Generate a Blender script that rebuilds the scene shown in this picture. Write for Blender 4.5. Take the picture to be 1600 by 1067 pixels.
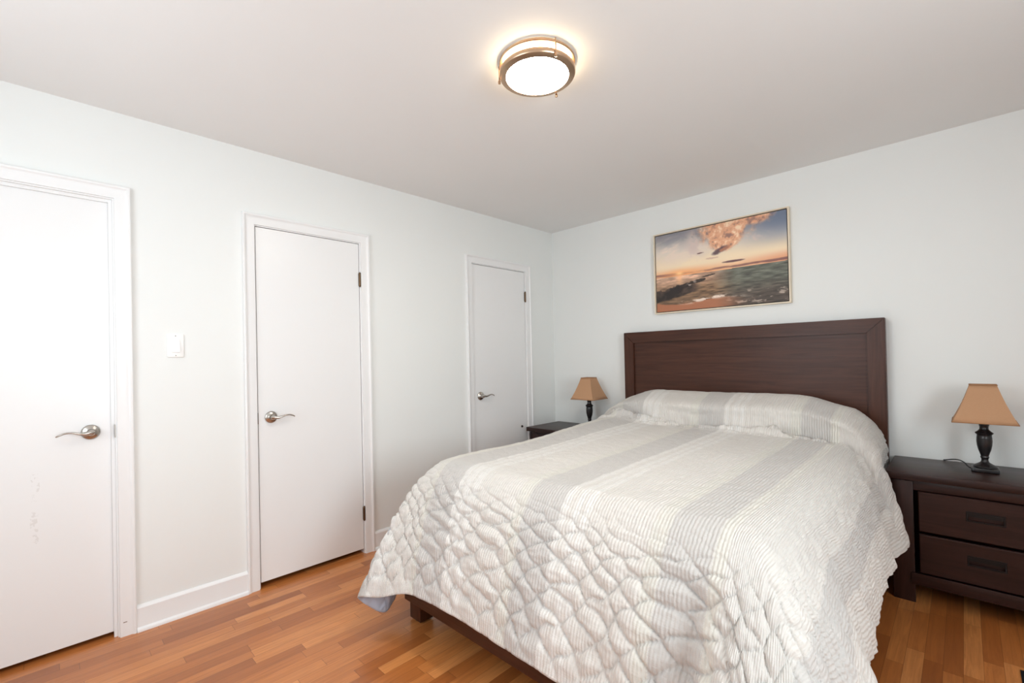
import bpy, bmesh, math, random
import numpy as np
from mathutils import Vector, Matrix

for o in list(bpy.data.objects):
    bpy.data.objects.remove(o)
S = bpy.context.scene
COL = S.collection

# ------------------------------------------------------------------ camera
CP = (2.825467, -3.468984, 1.253915)
yaw, pitch, roll, fpx, sy = 0.7742816946, 0.0076908679, -0.0217132647, 722.0782, 20.2497
f = Vector((-math.sin(yaw)*math.cos(pitch), math.cos(yaw)*math.cos(pitch), math.sin(pitch)))
r0 = Vector((math.cos(yaw), math.sin(yaw), 0)); u0 = r0.cross(f)
r = math.cos(roll)*r0 + math.sin(roll)*u0
u = -math.sin(roll)*r0 + math.cos(roll)*u0
cd = bpy.data.cameras.new('camera'); cam = bpy.data.objects.new('camera', cd); COL.objects.link(cam)
cam.matrix_world = Matrix(((r.x, u.x, -f.x, CP[0]), (r.y, u.y, -f.y, CP[1]), (r.z, u.z, -f.z, CP[2]), (0, 0, 0, 1)))
cd.sensor_width = 36; cd.sensor_fit = 'HORIZONTAL'; cd.lens = fpx/1600*36; cd.shift_y = sy/1600
cd.clip_start = 0.05
S.camera = cam

# ------------------------------------------------------------------ world, lights, exposure
S.view_settings.view_transform = 'Standard'; S.view_settings.look = 'None'
S.view_settings.gamma = 1; S.view_settings.use_curve_mapping = False
S.view_settings.exposure = 0.56
W = bpy.data.worlds.new('sky'); S.world = W; W.use_nodes = True
bg = W.node_tree.nodes['Background']; bg.inputs[0].default_value = (0.75, 0.87, 1, 1); bg.inputs[1].default_value = 1.5
S.cycles.max_bounces = 12; S.cycles.diffuse_bounces = 8
S.cycles.caustics_reflective = False; S.cycles.caustics_refractive = False
S.cycles.sample_clamp_indirect = 6

def area(name, loc, rot, sx, sy_, power, col):
    l = bpy.data.lights.new(name, 'AREA'); l.shape = 'RECTANGLE'; l.size = sx; l.size_y = sy_
    l.energy = power; l.color = col
    o = bpy.data.objects.new(name, l); COL.objects.link(o); o.location = loc; o.rotation_euler = rot
    return o
REAR = -4.4; RIGHT = 4.1; H = 2.448; CL = -0.95
WX0, WX1, WZ0, WZ1 = 0.70, 2.10, 0.85, 2.15       # rear window opening
area('daylight_rear_window', ((WX0+WX1)/2, REAR-0.16, (WZ0+WZ1)/2), (math.radians(90), 0, 0), WX1-WX0, WZ1-WZ0, 22, (0.87, 0.95, 0.98))
VY0, VY1, VZ0, VZ1 = -3.3, -2.1, 0.9, 2.1          # opening of a side window added out of view to brighten the left wall
area('side_window_fill', (RIGHT+0.16, (VY0+VY1)/2, (VZ0+VZ1)/2), (0, math.radians(90), 0), VZ1-VZ0, VY1-VY0, 48, (0.87, 0.95, 0.98))

# ------------------------------------------------------------------ materials
def srgb(*c):
    return tuple(((x/255)/12.92 if x/255 <= .04045 else ((x/255+.055)/1.055)**2.4) for x in c) + (1,)
class NT:
    def __init__(s, name):
        s.m = bpy.data.materials.new(name); s.m.use_nodes = True; s.t = s.m.node_tree
        s.p = s.t.nodes['Principled BSDF']
    def n(s, typ, **kw):
        x = s.t.nodes.new(typ)
        for k, v in kw.items():
            if k in x.inputs: s.set(x.inputs[k], v)
            else: setattr(x, k, v)
        return x
    def set(s, inp, v):
        if isinstance(v, bpy.types.NodeSocket): s.t.links.new(v, inp)
        else: inp.default_value = v
    def math(s, op, a, b=0.0, c=None):
        x = s.t.nodes.new('ShaderNodeMath'); x.operation = op
        s.set(x.inputs[0], a); s.set(x.inputs[1], b)
        if c is not None: s.set(x.inputs[2], c)
        return x.outputs[0]
    def mix(s, fac, a, b, blend='MIX'):
        x = s.t.nodes.new('ShaderNodeMix'); x.data_type = 'RGBA'; x.blend_type = blend
        s.set(x.inputs[0], fac); s.set(x.inputs[6], a); s.set(x.inputs[7], b)
        return x.outputs[2]
    def ramp(s, fac, stops, interp='LINEAR'):
        x = s.t.nodes.new('ShaderNodeValToRGB'); x.color_ramp.interpolation = interp
        e = x.color_ramp.elements
        while len(e) < len(stops): e.new(0.5)
        for k, (p, c) in enumerate(stops):
            e[k].position = p; e[k].color = c
        s.set(x.inputs[0], fac); return x.outputs[0]
    def coord(s, kind='Object', scale=None):
        tc = s.t.nodes.new('ShaderNodeTexCoord'); o = tc.outputs[kind]
        if scale:
            mp = s.t.nodes.new('ShaderNodeMapping'); s.t.links.new(o, mp.inputs[0]); mp.inputs['Scale'].default_value = scale
            o = mp.outputs[0]
        return o
    def noise(s, vec, scale, detail=3, rough=.5, dist=0.0):
        x = s.t.nodes.new('ShaderNodeTexNoise'); s.t.links.new(vec, x.inputs['Vector'])
        x.inputs['Scale'].default_value = scale; x.inputs['Detail'].default_value = detail
        x.inputs['Roughness'].default_value = rough; x.inputs['Distortion'].default_value = dist
        return x.outputs[0]
    def bump(s, h, strength=.2, dist=.01):
        b = s.t.nodes.new('ShaderNodeBump'); s.set(b.inputs['Height'], h)
        b.inputs['Strength'].default_value = strength; b.inputs['Distance'].default_value = dist
        s.t.links.new(b.outputs[0], s.p.inputs['Normal'])
    def P(s, **kw):
        for k, v in kw.items(): s.set(s.p.inputs[k.replace('_', ' ')], v)
        return s.m
def plain(name, col, rough=.5, metal=0.0, **kw):
    k = NT(name); k.P(Base_Color=col, Roughness=rough, Metallic=metal, **kw); return k.m
def paint(name, col, rough, bump=.05, var=.015):
    k = NT(name); c = k.coord('Object')
    n1 = k.noise(c, 2.0, 3); n2 = k.noise(c, 260, 2)
    dark = tuple(x*(1-var*2) for x in col[:3]) + (1,)
    k.P(Base_Color=k.mix(n1, dark, col), Roughness=rough)
    k.bump(n2, bump, .002); return k.m
def wood(name, c1, c2, axis, rough=.4, scale=1.0, bump=.08, coat=0.0):
    k = NT(name)
    sc = [22*scale]*3; sc[axis] = 1.3*scale
    v = k.coord('Object', tuple(sc))
    n1 = k.noise(v, 1.6, 6, .62, 1.2)
    sc2 = [130*scale]*3; sc2[axis] = 3*scale
    v2 = k.coord('Object', tuple(sc2)); n2 = k.noise(v2, 1, 3)
    n3 = k.noise(k.coord('Object'), 2.2, 2)
    colr = k.ramp(n1, [(.3, c1), (.72, c2)])
    colr = k.mix(k.math('MULTIPLY', n2, .35), colr, c1)
    colr = k.mix(k.math('MULTIPLY', n3, .3), colr, c2)
    k.P(Base_Color=colr, Roughness=k.math('MULTIPLY_ADD', n2, .15, rough-.07), Coat_Weight=coat, Coat_Roughness=.25, Specular_IOR_Level=.28)
    k.bump(n2, bump, .001); return k.m

M = {}
M['wall'] = paint('wall_paint', (0.780, 0.794, 0.781, 1), .55)
M['ceiling'] = paint('ceiling_paint', (0.80, 0.797, 0.79, 1), .7)
M['trim'] = paint('trim_paint', (0.80, 0.80, 0.80, 1), .35, .03)
M['nickel'] = plain('satin_nickel', (0.50, 0.47, 0.43, 1), .27, 1.0)
M['glow_tinted_nickel'] = plain('glow_tinted_nickel', (0.58, 0.40, 0.27, 1), .30, 1.0)  # nickel with the warm glow it reflects from the lit glass tinted into its colour
M['bronze'] = plain('aged_bronze', (0.16, 0.10, 0.06, 1), .4, 1.0)
M['black'] = plain('black_plastic', (0.012, 0.012, 0.013, 1), .4)
M['white_plastic'] = plain('white_plastic', (0.86, 0.86, 0.85, 1), .3)
M['lamp_black'] = plain('lamp_black', (0.012, 0.010, 0.011, 1), .28)
M['ivory'] = plain('ivory_frame', (0.72, 0.62, 0.48, 1), .4)
M['canvas_edge'] = plain('canvas_edge', (0.03, 0.022, 0.02, 1), .8)
M['mattress'] = plain('mattress_fabric', (0.7, 0.7, 0.68, 1), .9)
M['glass'] = None
BW1, BW2 = (0.030, 0.0092, 0.0052, 1), (0.088, 0.031, 0.0165, 1)
for i, a in enumerate('xyz'):
    M['bed_'+a] = wood('bed_wood_'+a, BW1, BW2, i, .34)
    M['ns_'+a] = wood('nightstand_wood_'+a, (0.012, 0.0050, 0.0042, 1), (0.044, 0.0172, 0.0132, 1), i, .36)

def door_paint(name, marks):
    k = NT(name); c = k.coord('Object'); n = k.noise(c, 1.4, 3)
    base = k.mix(n, (0.78, 0.78, 0.78, 1), (0.80, 0.80, 0.80, 1))
    if marks:
        sep = k.n('ShaderNodeSeparateXYZ', Vector=c)
        def band(v, lo, hi):
            return k.math('MULTIPLY', k.math('GREATER_THAN', v, lo), k.math('LESS_THAN', v, hi))
        wob = k.math('MULTIPLY_ADD', k.noise(c, 20, 2), .03, -.015)
        yy = k.math('ADD', sep.outputs[1], wob)
        msk = k.math('MULTIPLY', band(yy, .1125, .1325), band(sep.outputs[2], .50, .80))
        nz = k.math('GREATER_THAN', k.noise(c, 45, 3, .7), .555)
        msk = k.math('MULTIPLY', k.math('MULTIPLY', msk, nz), .22)
        base = k.mix(msk, base, (0.42, 0.38, 0.34, 1))
    k.P(Base_Color=base, Roughness=.33)
    k.bump(k.noise(c, 90, 2), .03, .002); return k.m
M['door'] = door_paint('door_paint', False); M['door_scuffed'] = door_paint('door_paint_scuffed', True)

def floor_mat():
    k = NT('oak_strip_floor'); c = k.coord('Object'); sp = k.n('ShaderNodeSeparateXYZ', Vector=c)
    X, Y = sp.outputs[0], sp.outputs[1]
    pw = 0.0571
    row = k.math('FLOOR', k.math('DIVIDE', X, pw))
    fx = k.math('FRACT', k.math('DIVIDE', X, pw))
    wn = k.n('ShaderNodeTexWhiteNoise', noise_dimensions='1D'); k.set(wn.inputs['W'], row)
    length = k.math('MULTIPLY_ADD', wn.outputs[0], .35, .33)
    wn2 = k.n('ShaderNodeTexWhiteNoise', noise_dimensions='1D'); k.set(wn2.inputs['W'], k.math('ADD', row, 71.3))
    yo = k.math('ADD', k.math('DIVIDE', Y, length), k.math('MULTIPLY', wn2.outputs[0], 17.0))
    seg = k.math('FLOOR', yo); fy = k.math('FRACT', yo)
    cv = k.n('ShaderNodeCombineXYZ'); k.set(cv.inputs[0], row); k.set(cv.inputs[1], seg)
    pid = k.n('ShaderNodeTexWhiteNoise', noise_dimensions='2D'); k.set(pid.inputs['Vector'], cv.outputs[0])
    base = k.ramp(pid.outputs[0], [(0, (0.33, 0.098, 0.022, 1)), (.3, (0.46, 0.150, 0.036, 1)), (.7, (0.55, 0.196, 0.052, 1)), (1, (0.66, 0.262, 0.080, 1))])
    off = k.n('ShaderNodeVectorMath', operation='ADD'); k.set(off.inputs[0], c)
    sc = k.n('ShaderNodeVectorMath', operation='SCALE'); k.set(sc.inputs[0], pid.outputs[1]); sc.inputs['Scale'].default_value = 9
    k.set(off.inputs[1], sc.outputs[0])
    mp = k.n('ShaderNodeMapping'); k.set(mp.inputs[0], off.outputs[0]); mp.inputs['Scale'].default_value = (42, 2.4, 1)
    g = k.noise(mp.outputs[0], 1.5, 6, .65, 1.0)
    base = k.mix(k.ramp(g, [(.35, (0, 0, 0, 1)), (.75, (.55, .55, .55, 1))]), base, (0.22, 0.065, 0.018, 1))
    ex = k.math('MINIMUM', fx, k.math('SUBTRACT', 1.0, fx))
    gx = k.math('LESS_THAN', ex, .012)
    ey = k.math('MULTIPLY', k.math('MINIMUM', fy, k.math('SUBTRACT', 1.0, fy)), length)
    gy = k.math('LESS_THAN', ey, .0009)
    gap = k.math('MAXIMUM', gx, gy)
    base = k.mix(k.math('MULTIPLY', gap, .6), base, (0.07, 0.022, 0.008, 1))
    k.P(Base_Color=base, Roughness=k.math('MULTIPLY_ADD', g, .14, .24), Coat_Weight=.25, Coat_Roughness=.22)
    k.bump(k.math('SUBTRACT', k.math('MULTIPLY', g, .1), gap), .12, .0015)
    return k.m
M['floor'] = floor_mat()

def emit(name, col, strength):
    k = NT(name); k.P(Base_Color=(.9, .9, .88, 1), Roughness=.35, Emission_Color=col, Emission_Strength=strength); return k.m
M['lens'] = emit('glowing_glass', (1.0, 0.96, 0.88, 1), 52.0)
M['side_glass'] = emit('glowing_side_glass', (1.0, 0.76, 0.47, 1), 11.5)
k = NT('window_glass')
tr = k.n('ShaderNodeBsdfTransparent'); gl = k.n('ShaderNodeBsdfGlossy'); gl.inputs['Roughness'].default_value = .02
mx = k.n('ShaderNodeMixShader'); mx.inputs[0].default_value = .06
k.t.links.new(tr.outputs[0], mx.inputs[1]); k.t.links.new(gl.outputs[0], mx.inputs[2])
k.t.links.new(mx.outputs[0], k.t.nodes['Material Output'].inputs[0]); M['glass'] = k.m

def shade_mat():
    k = NT('lamp_shade_fabric'); c = k.coord('Object')
    n = k.noise(k.coord('Object', (1, 1, 6)), 160, 3)
    col = k.mix(n, (0.41, 0.225, 0.120, 1), (0.49, 0.28, 0.155, 1))
    k.P(Base_Color=col, Roughness=.85); k.bump(n, .1, .001); return k.m
M['shade'] = shade_mat()

# ------------------------------------------------------------------ mesh helpers
def wloc(o):
    v = Vector((0, 0, 0))
    while o is not None:
        v += Vector(o.location); o = o.parent
    return v
class MB:
    """collects shapes and links them as one mesh object"""
    def __init__(s): s.v = []; s.f = []
    def add(s, vs, fs):
        b = len(s.v); s.v += [tuple(x) for x in vs]; s.f += [tuple(i+b for i in q) for q in fs]; return s
    def box(s, x0, x1, y0, y1, z0, z1, bev=0.0, seg=2):
        bm = bmesh.new(); bmesh.ops.create_cube(bm, size=1)
        for v in bm.verts:
            v.co = Vector(((x0+x1)/2+v.co.x*(x1-x0), (y0+y1)/2+v.co.y*(y1-y0), (z0+z1)/2+v.co.z*(z1-z0)))
        if bev > 0:
            bmesh.ops.bevel(bm, geom=list(bm.edges), offset=bev, segments=seg, affect='EDGES', profile=.5)
        return s.bm(bm)
    def bm(s, bm):
        bm.verts.index_update()
        s.add([v.co for v in bm.verts], [[v.index for v in q.verts] for q in bm.faces]); bm.free(); return s
    def lathe(s, prof, axis='z', c=(0, 0, 0), n=40, caps=True):
        vs = []; fs = []
        for (rr, h) in prof:
            for i in range(n):
                a = 2*math.pi*i/n; p, q = rr*math.cos(a), rr*math.sin(a)
                if axis == 'z': t = (c[0]+p, c[1]+q, c[2]+h)
                elif axis == 'x': t = (c[0]+h, c[1]+p, c[2]+q)
                else: t = (c[0]+q, c[1]+h, c[2]+p)
                vs.append(t)
        m = len(prof)
        for j in range(m-1):
            for i in range(n):
                fs.append((j*n+i, j*n+(i+1) % n, (j+1)*n+(i+1) % n, (j+1)*n+i))
        if caps:
            fs.append(tuple(range(n))[::-1]); fs.append(tuple((m-1)*n+i for i in range(n)))
        return s.add(vs, fs)
    def sweep(s, pts, rad, n=12, flat=None):
        """tube through points; rad is a list of (a, b) half widths, b is measured along 'flat'"""
        P = [Vector(p) for p in pts]; vs = []; fs = []
        for i, p in enumerate(P):
            t = (P[min(i+1, len(P)-1)] - P[max(i-1, 0)]).normalized()
            ref = Vector(flat) if flat else (Vector((0, 0, 1)) if abs(t.z) < .9 else Vector((1, 0, 0)))
            a = t.cross(ref).normalized(); b = a.cross(t).normalized()
            ra, rb = rad[i] if isinstance(rad[i], tuple) else (rad[i], rad[i])
            for k_ in range(n):
                w = 2*math.pi*k_/n; vs.append(p + a*ra*math.cos(w) + b*rb*math.sin(w))
        for j in range(len(P)-1):
            for i in range(n):
                fs.append((j*n+i, j*n+(i+1) % n, (j+1)*n+(i+1) % n, (j+1)*n+i))
        fs.append(tuple(range(n))[::-1]); fs.append(tuple((len(P)-1)*n+i for i in range(n)))
        return s.add(vs, fs)
    def extrude_profile(s, prof, p0, p1, up_axis):
        """prof: list of 2-D points (out, w); swept straight from p0 to p1, out = first axis, w = second axis"""
        A, B = up_axis; vs = []; n = len(prof)
        for p in (p0, p1):
            for (o_, w_) in prof: vs.append(Vector(p)+Vector(A)*o_+Vector(B)*w_)
        fs = [(i, (i+1) % n, n+(i+1) % n, n+i) for i in range(n)] + [tuple(range(n))[::-1], tuple(range(n, 2*n))]
        return s.add(vs, fs)
    def build(s, name, mat, parent=None, smooth=35):
        me = bpy.data.meshes.new(name)
        off = wloc(parent) if parent else Vector((0, 0, 0))
        me.from_pydata([tuple(Vector(v)-off) for v in s.v], [], s.f)
        bm = bmesh.new(); bm.from_mesh(me); bmesh.ops.recalc_face_normals(bm, faces=bm.faces); bm.to_mesh(me); bm.free()
        if smooth:
            me.shade_smooth(); me.set_sharp_from_angle(angle=math.radians(smooth))
        for m_ in (mat if isinstance(mat, list) else [mat]): me.materials.append(m_)
        o = bpy.data.objects.new(name, me); COL.objects.link(o)
        if parent: o.parent = parent
        return o
def tag(o, label, cat, group=None):
    o['label'] = label; o['category'] = cat
    if group: o['group'] = group
    return o
def thing(name, loc, label, cat, group=None):
    o = bpy.data.objects.new(name, None); COL.objects.link(o); o.location = loc; o.empty_display_size = .1
    return tag(o, label, cat, group)
def struct(o, label=None, cat=None):
    o['kind'] = 'structure'
    if label: o['label'] = label
    if cat: o['category'] = cat
    return o
def kids(o): return [c for c in bpy.data.objects if c.parent == o]
def dup(root, loc, label, group=None):
    def cp(o, par):
        c = o.copy(); COL.objects.link(c); c.parent = par
        for ch in kids(o): cp(ch, c)
        return c
    c = cp(root, None); c.location = loc; c['label'] = label
    if group: c['group'] = group
    return c

# ------------------------------------------------------------------ room shell
T = 0.12
struct(MB().box(CL-T, RIGHT+T, REAR-T, T, -0.1, 0).build('floor', M['floor'], smooth=0), 'orange toned oak strip floor running away from the camera', 'floor')
struct(MB().box(CL-T, RIGHT+T, REAR-T, T, H, H+0.1).build('ceiling', M['ceiling'], smooth=0), 'flat off-white painted ceiling', 'ceiling')
struct(MB().box(CL, RIGHT+T, 0, T, 0, H).build('wall_back', M['wall'], smooth=0), 'plain white wall behind the headboard', 'wall')
m = MB().box(CL, WX0, REAR-T, REAR, 0, H).box(WX1, RIGHT+T, REAR-T, REAR, 0, H).box(WX0, WX1, REAR-T, REAR, 0, WZ0).box(WX0, WX1, REAR-T, REAR, WZ1, H)
struct(m.build('wall_rear', M['wall'], smooth=0), 'white wall behind the camera with a window', 'wall')
m = MB().box(RIGHT, RIGHT+T, REAR, VY0, 0, H).box(RIGHT, RIGHT+T, VY1, 0, 0, H).box(RIGHT, RIGHT+T, VY0, VY1, 0, VZ0).box(RIGHT, RIGHT+T, VY0, VY1, VZ1, H)
struct(m.build('wall_right', M['wall'], smooth=0), 'white wall right of the camera with an added window', 'wall')

# doors: (slab y0, slab y1, recess of slab front, top z, bottom z)
DOORS = [(-3.990, -3.229, -0.030, 2.030, 0.022), (-2.617, -1.999, -0.001, 2.022, 0.031), (-1.023, -0.402, -0.001, 2.022, 0.020)]
G = 0.024
m = MB(); edge = REAR
for (a, b, rc, zt, zb) in DOORS:
    m.box(-T, 0, edge, a-G, 0, H); m.box(-T, 0, a-G, b+G, zt+G, H); edge = b+G
m.box(-T, 0, edge, 0, 0, H)
m.box(CL-T, CL, REAR-T, T, 0, H)
m.box(CL, -T, -2.95, -2.90, 0, H); m.box(CL, -T, -1.53, -1.48, 0, H)
struct(m.build('wall_left', M['wall'], smooth=0), 'long white wall with three flush white doors', 'wall')

CAS = [(0, 0), (0.011, 0), (0.012, 0.004), (0.013, 0.030), (0.0135, 0.040), (0.016, 0.045), (0.0195, 0.049), (0.0205, 0.054), (0.0195, 0.058), (0.016, 0.060), (0.0, 0.060)]
def casing(parent, y0, y1, zt):
    """mitred door casing: one continuous moulding up, across and down"""
    vs = []; fs = []; n = len(CAS)
    for st in range(4):
        for (o_, w_) in CAS:
            if st == 0: p = (o_, y0-w_, 0)
            elif st == 1: p = (o_, y0-w_, zt+w_)
            elif st == 2: p = (o_, y1+w_, zt+w_)
            else: p = (o_, y1+w_, 0)
            vs.append(p)
    for j in range(3):
        for i in range(n): fs.append((j*n+i, j*n+(i+1) % n, (j+1)*n+(i+1) % n, (j+1)*n+i))
    fs += [tuple(range(n))[::-1], tuple(range(3*n, 4*n))]
    mb = MB(); mb.add(vs, fs); return mb.build('casing', M['trim'], parent, 25)
def smoothpath(ctrl, n=24):
    """Catmull-Rom through (x, y, z, ra, rb) rows"""
    C = [Vector(c) for c in ctrl] if len(ctrl[0]) <= 4 else None
    A = np.array(ctrl, float); out = []
    K = len(A)
    for t in np.linspace(0, K-1, n):
        i = min(int(t), K-2); q = t-i
        p0, p1, p2, p3 = A[max(i-1, 0)], A[i], A[i+1], A[min(i+2, K-1)]
        out.append(.5*((2*p1)+(-p0+p2)*q+(2*p0-5*p1+4*p2-p3)*q*q+(-p0+3*p1-3*p2+p3)*q**3))
    return np.array(out)
def handle(parent, x, y, z, d):
    """satin nickel rosette with an S-curved lever pointing along d*y"""
    root = MB().lathe([(0.0335, 0), (0.034, 0.003), (0.032, 0.007), (0.026, 0.0105), (0.016, 0.0125), (0.0135, 0.016), (0.0125, 0.030), (0.0135, 0.040), (0.010, 0.0455), (0.001, 0.047)], 'x', (x, y, z), 36).build('door_handle', M['nickel'], parent, 50)
    C = [(x+.038, y-d*.010, z+.001, .008, .0085), (x+.043, y+d*.004, z+.001, .0095, .0095), (x+.047, y+d*.022, z-.002, .0078, .0080), (x+.050, y+d*.042, z+.002, .0055, .0082), (x+.050, y+d*.064, z+.0085, .0045, .0086), (x+.049, y+d*.085, z+.0085, .0042, .0084), (x+.046, y+d*.103, z+.002, .0040, .0075), (x+.043, y+d*.114, z-.004, .003, .0045)]
    A = smoothpath(C, 30)
    # thin vertically, broad across the door
    MB().sweep([tuple(a[:3]) for a in A], [(float(a[4]), float(a[3])) for a in A], 12, (0, 0, 1)).build('lever', M['nickel'], root, 60)
    return root
def hinge(parent, y, z):
    mb = MB().lathe([(0.0065, -0.040), (0.0065, 0.040)], 'z', (0.007, y, z), 14)
    mb.lathe([(0.0075, 0.040), (0.006, 0.044), (0.003, 0.048)], 'z', (0.007, y, z), 14)
    mb.lathe([(0.003, -0.048), (0.006, -0.044), (0.0075, -0.040)], 'z', (0.007, y, z), 14)
    mb.box(-0.001, 0.0012, y-.006, y+.006, z-.040, z+.040)
    return mb.build('hinge', M['bronze'], parent, 50)
DL = ['white flush door farthest left with lever pointing left', 'white flush door in the middle of the wall right of the light switch', 'white flush door nearest the room corner, partly behind the bed']
for i, (a, b, rc, zt, zb) in enumerate(DOORS):
    d = thing('door_%d' % (i+1), (0, (a+b)/2, 0), DL[i], 'door'); d['kind'] = 'structure'
    MB().box(rc-.035, rc, a, b, zb, zt, .0015, 1).build('door_slab', M['door_scuffed'] if i == 0 else M['door'], d, 0)
    j = MB()
    for (y0, y1) in ((a-G, a-.0035), (b+.0035, b+G)): j.box(-T, 0.0, y0, y1, 0, zt+G)
    j.box(-T, 0.0, a-.0035, b+.0035, zt+.0035, zt+G)
    if i == 0:
        j.box(rc+.002, rc+.014, b-.010, b+.0035, 0, zt+.0035); j.box(rc+.002, rc+.014, a-.0035, a+.010, 0, zt+.0035)
        j.box(rc+.002, rc+.014, a+.010, b-.010, zt-.010, zt+.0035)
    j.build('jamb', M['trim'], d, 0)
    casing(d, a-.009, b+.009, zt+.009)
    if i == 0:
        handle(d, rc, b-.080, .958, -1)
        MB().box(-.026, .0025, b+.001, b+.0037, .925, .985, .0006, 1).build('strike_plate', M['nickel'], d, 0)
        MB().box(.0122, .0132, b+.020, b+.034, .064, .067).build('scratch', M['bronze'], d, 0)
    else:
        handle(d, rc, a+.066, .948 if i == 1 else .950, 1)
        MB().box(-.02, .0030, a-.0036, a-.001, .915, .978, .0006, 1).build('strike_plate', M['bronze'], d, 0)
        hinge(d, b+.0015, 1.788 if i == 1 else 1.802); hinge(d, b+.0015, .262)
    if i == 2:
        MB().lathe([(.010, 0), (.0105, .003), (.008, .010), (.003, .012)], 'x', (rc, b-.071, .645), 20).build('bumper', M['black'], d, 50)

# baseboards with a shoe moulding at the foot
BB = [(0, 0), (0.024, 0), (0.024, 0.008), (0.021, 0.015), (0.0145, 0.020), (0.014, 0.022), (0.013, 0.108), (0.009, 0.116), (0.004, 0.121), (0, 0.122)]
def bb(name, p0, p1, out, label):
    struct(MB().extrude_profile(BB, p0, p1, (out, (0, 0, 1))).build(name, M['trim'], None, 25), label, 'baseboard')
CW = .069
bb('baseboard_left', (0, -3.229+CW, 0), (0, -2.617-CW, 0), (1, 0, 0), 'white baseboard between the two doors nearest the camera')
bb('baseboard_middle', (0, -1.999+CW, 0), (0, -1.023-CW, 0), (1, 0, 0), 'white baseboard behind the bed between two doors')
bb('baseboard_corner', (0, -.402+CW, 0), (0, 0, 0), (1, 0, 0), 'short white baseboard beside the corner door')
bb('baseboard_near', (0, REAR, 0), (0, -3.990-CW, 0), (1, 0, 0), 'white baseboard left of the nearest door')
bb('baseboard_back', (0.024, 0, 0), (RIGHT, 0, 0), (0, -1, 0), 'white baseboard along the headboard wall')
bb('baseboard_right', (RIGHT, REAR, 0), (RIGHT, -0.024, 0), (-1, 0, 0), 'white baseboard along the right wall')

# window behind the camera, and one added on the right wall for light
def window(name, horizontal, c0, c1, z0, z1, label):
    w = thing(name, (0, 0, 0), label, 'window'); w['kind'] = 'structure'
    def bx(mb, a0, a1, d0, d1, zz0, zz1):
        if horizontal: mb.box(a0, a1, REAR-d1, REAR-d0, zz0, zz1)
        else: mb.box(RIGHT+d0, RIGHT+d1, a0, a1, zz0, zz1)
    fr = MB()
    bx(fr, c0, c0+.05, .04, .09, z0, z1); bx(fr, c1-.05, c1, .04, .09, z0, z1)
    bx(fr, c0+.05, c1-.05, .04, .09, z0, z0+.05); bx(fr, c0+.05, c1-.05, .04, .09, z1-.05, z1)
    cm = (c0+c1)/2; bx(fr, cm-.02, cm+.02, .04, .09, z0+.05, z1-.05)
    fr.build('window_frame', M['trim'], w, 0)
    g_ = MB(); bx(g_, c0+.05, cm-.02, .062, .066, z0+.05, z1-.05); bx(g_, cm+.02, c1-.05, .062, .066, z0+.05, z1-.05)
    g_.build('pane', M['glass'], w, 0)
    cs = MB(); bx(cs, c0-.06, c0, -.015, -.0005, z0-.06, z1+.06); bx(cs, c1, c1+.06, -.015, -.0005, z0-.06, z1+.06)
    bx(cs, c0, c1, -.015, -.0005, z1, z1+.06); bx(cs, c0, c1, -.03, -.0005, z0-.04, z0)
    cs.build('window_trim', M['trim'], w, 0)
window('window_1', True, WX0, WX1, WZ0, WZ1, 'wide white framed window in the wall behind the camera')
window('added_window_2', False, VY0, VY1, VZ0, VZ1, 'white framed window added out of view in the right wall to light the left wall')

# ------------------------------------------------------------------ light switch
sw = thing('light_switch', (0, -2.992, 1.352), 'white rocker light switch on the wall between the two nearest doors', 'light switch')
MB().box(.0005, .0065, -3.027, -2.957, 1.294, 1.410, .003, 3).build('cover_plate', M['white_plastic'], sw, 40)
pd = MB(); pd.add([(.006, -3.009, 1.319), (.006, -2.975, 1.319), (.006, -2.975, 1.385), (.006, -3.009, 1.385),
                   (.0145, -3.0085, 1.320), (.0145, -2.9755, 1.320), (.0085, -2.9755, 1.384), (.0085, -3.0085, 1.384)],
                  [(0, 1, 2, 3), (4, 5, 6, 7), (0, 1, 5, 4), (1, 2, 6, 5), (2, 3, 7, 6), (3, 0, 4, 7)])
pd.build('rocker', M['white_plastic'], sw, 0)
for z_ in (1.303, 1.401):
    MB().lathe([(.0026, 0), (.0026, .0012), (.0015, .0017)], 'x', (.0062, -2.992, z_), 12).build('screw', M['nickel'], sw, 50)

# ------------------------------------------------------------------ ceiling light
LC = (1.615, -2.050)
cl = thing('ceiling_light', (LC[0], LC[1], H), 'round lit flush ceiling light with two brushed nickel rings', 'ceiling light')
MB().lathe([(.126, 0), (.126, -.008), (.120, -.010)], 'z', (LC[0], LC[1], H-.0005), 64).build('canopy', M['white_plastic'], cl, 40)
MB().lathe([(.1375, -.0008), (.138, -.004), (.138, -.046), (.136, -.052), (.131, -.054), (.130, -.052), (.133, -.0008)], 'z', (LC[0], LC[1], H), 72, caps=False).build('side_glass', M['side_glass'], cl, 50)
MB().lathe([(.1262, -.055), (.1258, -.0570), (.113, -.0590), (.082, -.0610), (.030, -.0625), (.001, -.0627)], 'z', (LC[0], LC[1], H), 72).build('glass_lens', M['lens'], cl, 50)
def ring(z0, z1, ri, ro):
    prof = [(ri, z0), (ro-.003, z0), (ro, z0+.003), (ro, z1-.003), (ro-.003, z1), (ri, z1), (ri, z0)]
    return MB().lathe(prof, 'z', (LC[0], LC[1], H), 72, caps=False)
ring(-.0150, -.0030, .1405, .1540).build('ring', M['glow_tinted_nickel'], cl, 40)
lo = MB().lathe([(.1400, -.0395), (.1495, -.0375), (.1525, -.0405), (.1535, -.0515), (.1505, -.0570), (.1317, -.0613), (.1267, -.0613), (.1267, -.0583), (.1400, -.0525), (.1400, -.0395)], 'z', (LC[0], LC[1], H), 72, caps=False)
lo.build('ring', M['glow_tinted_nickel'], cl, 40)
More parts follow.
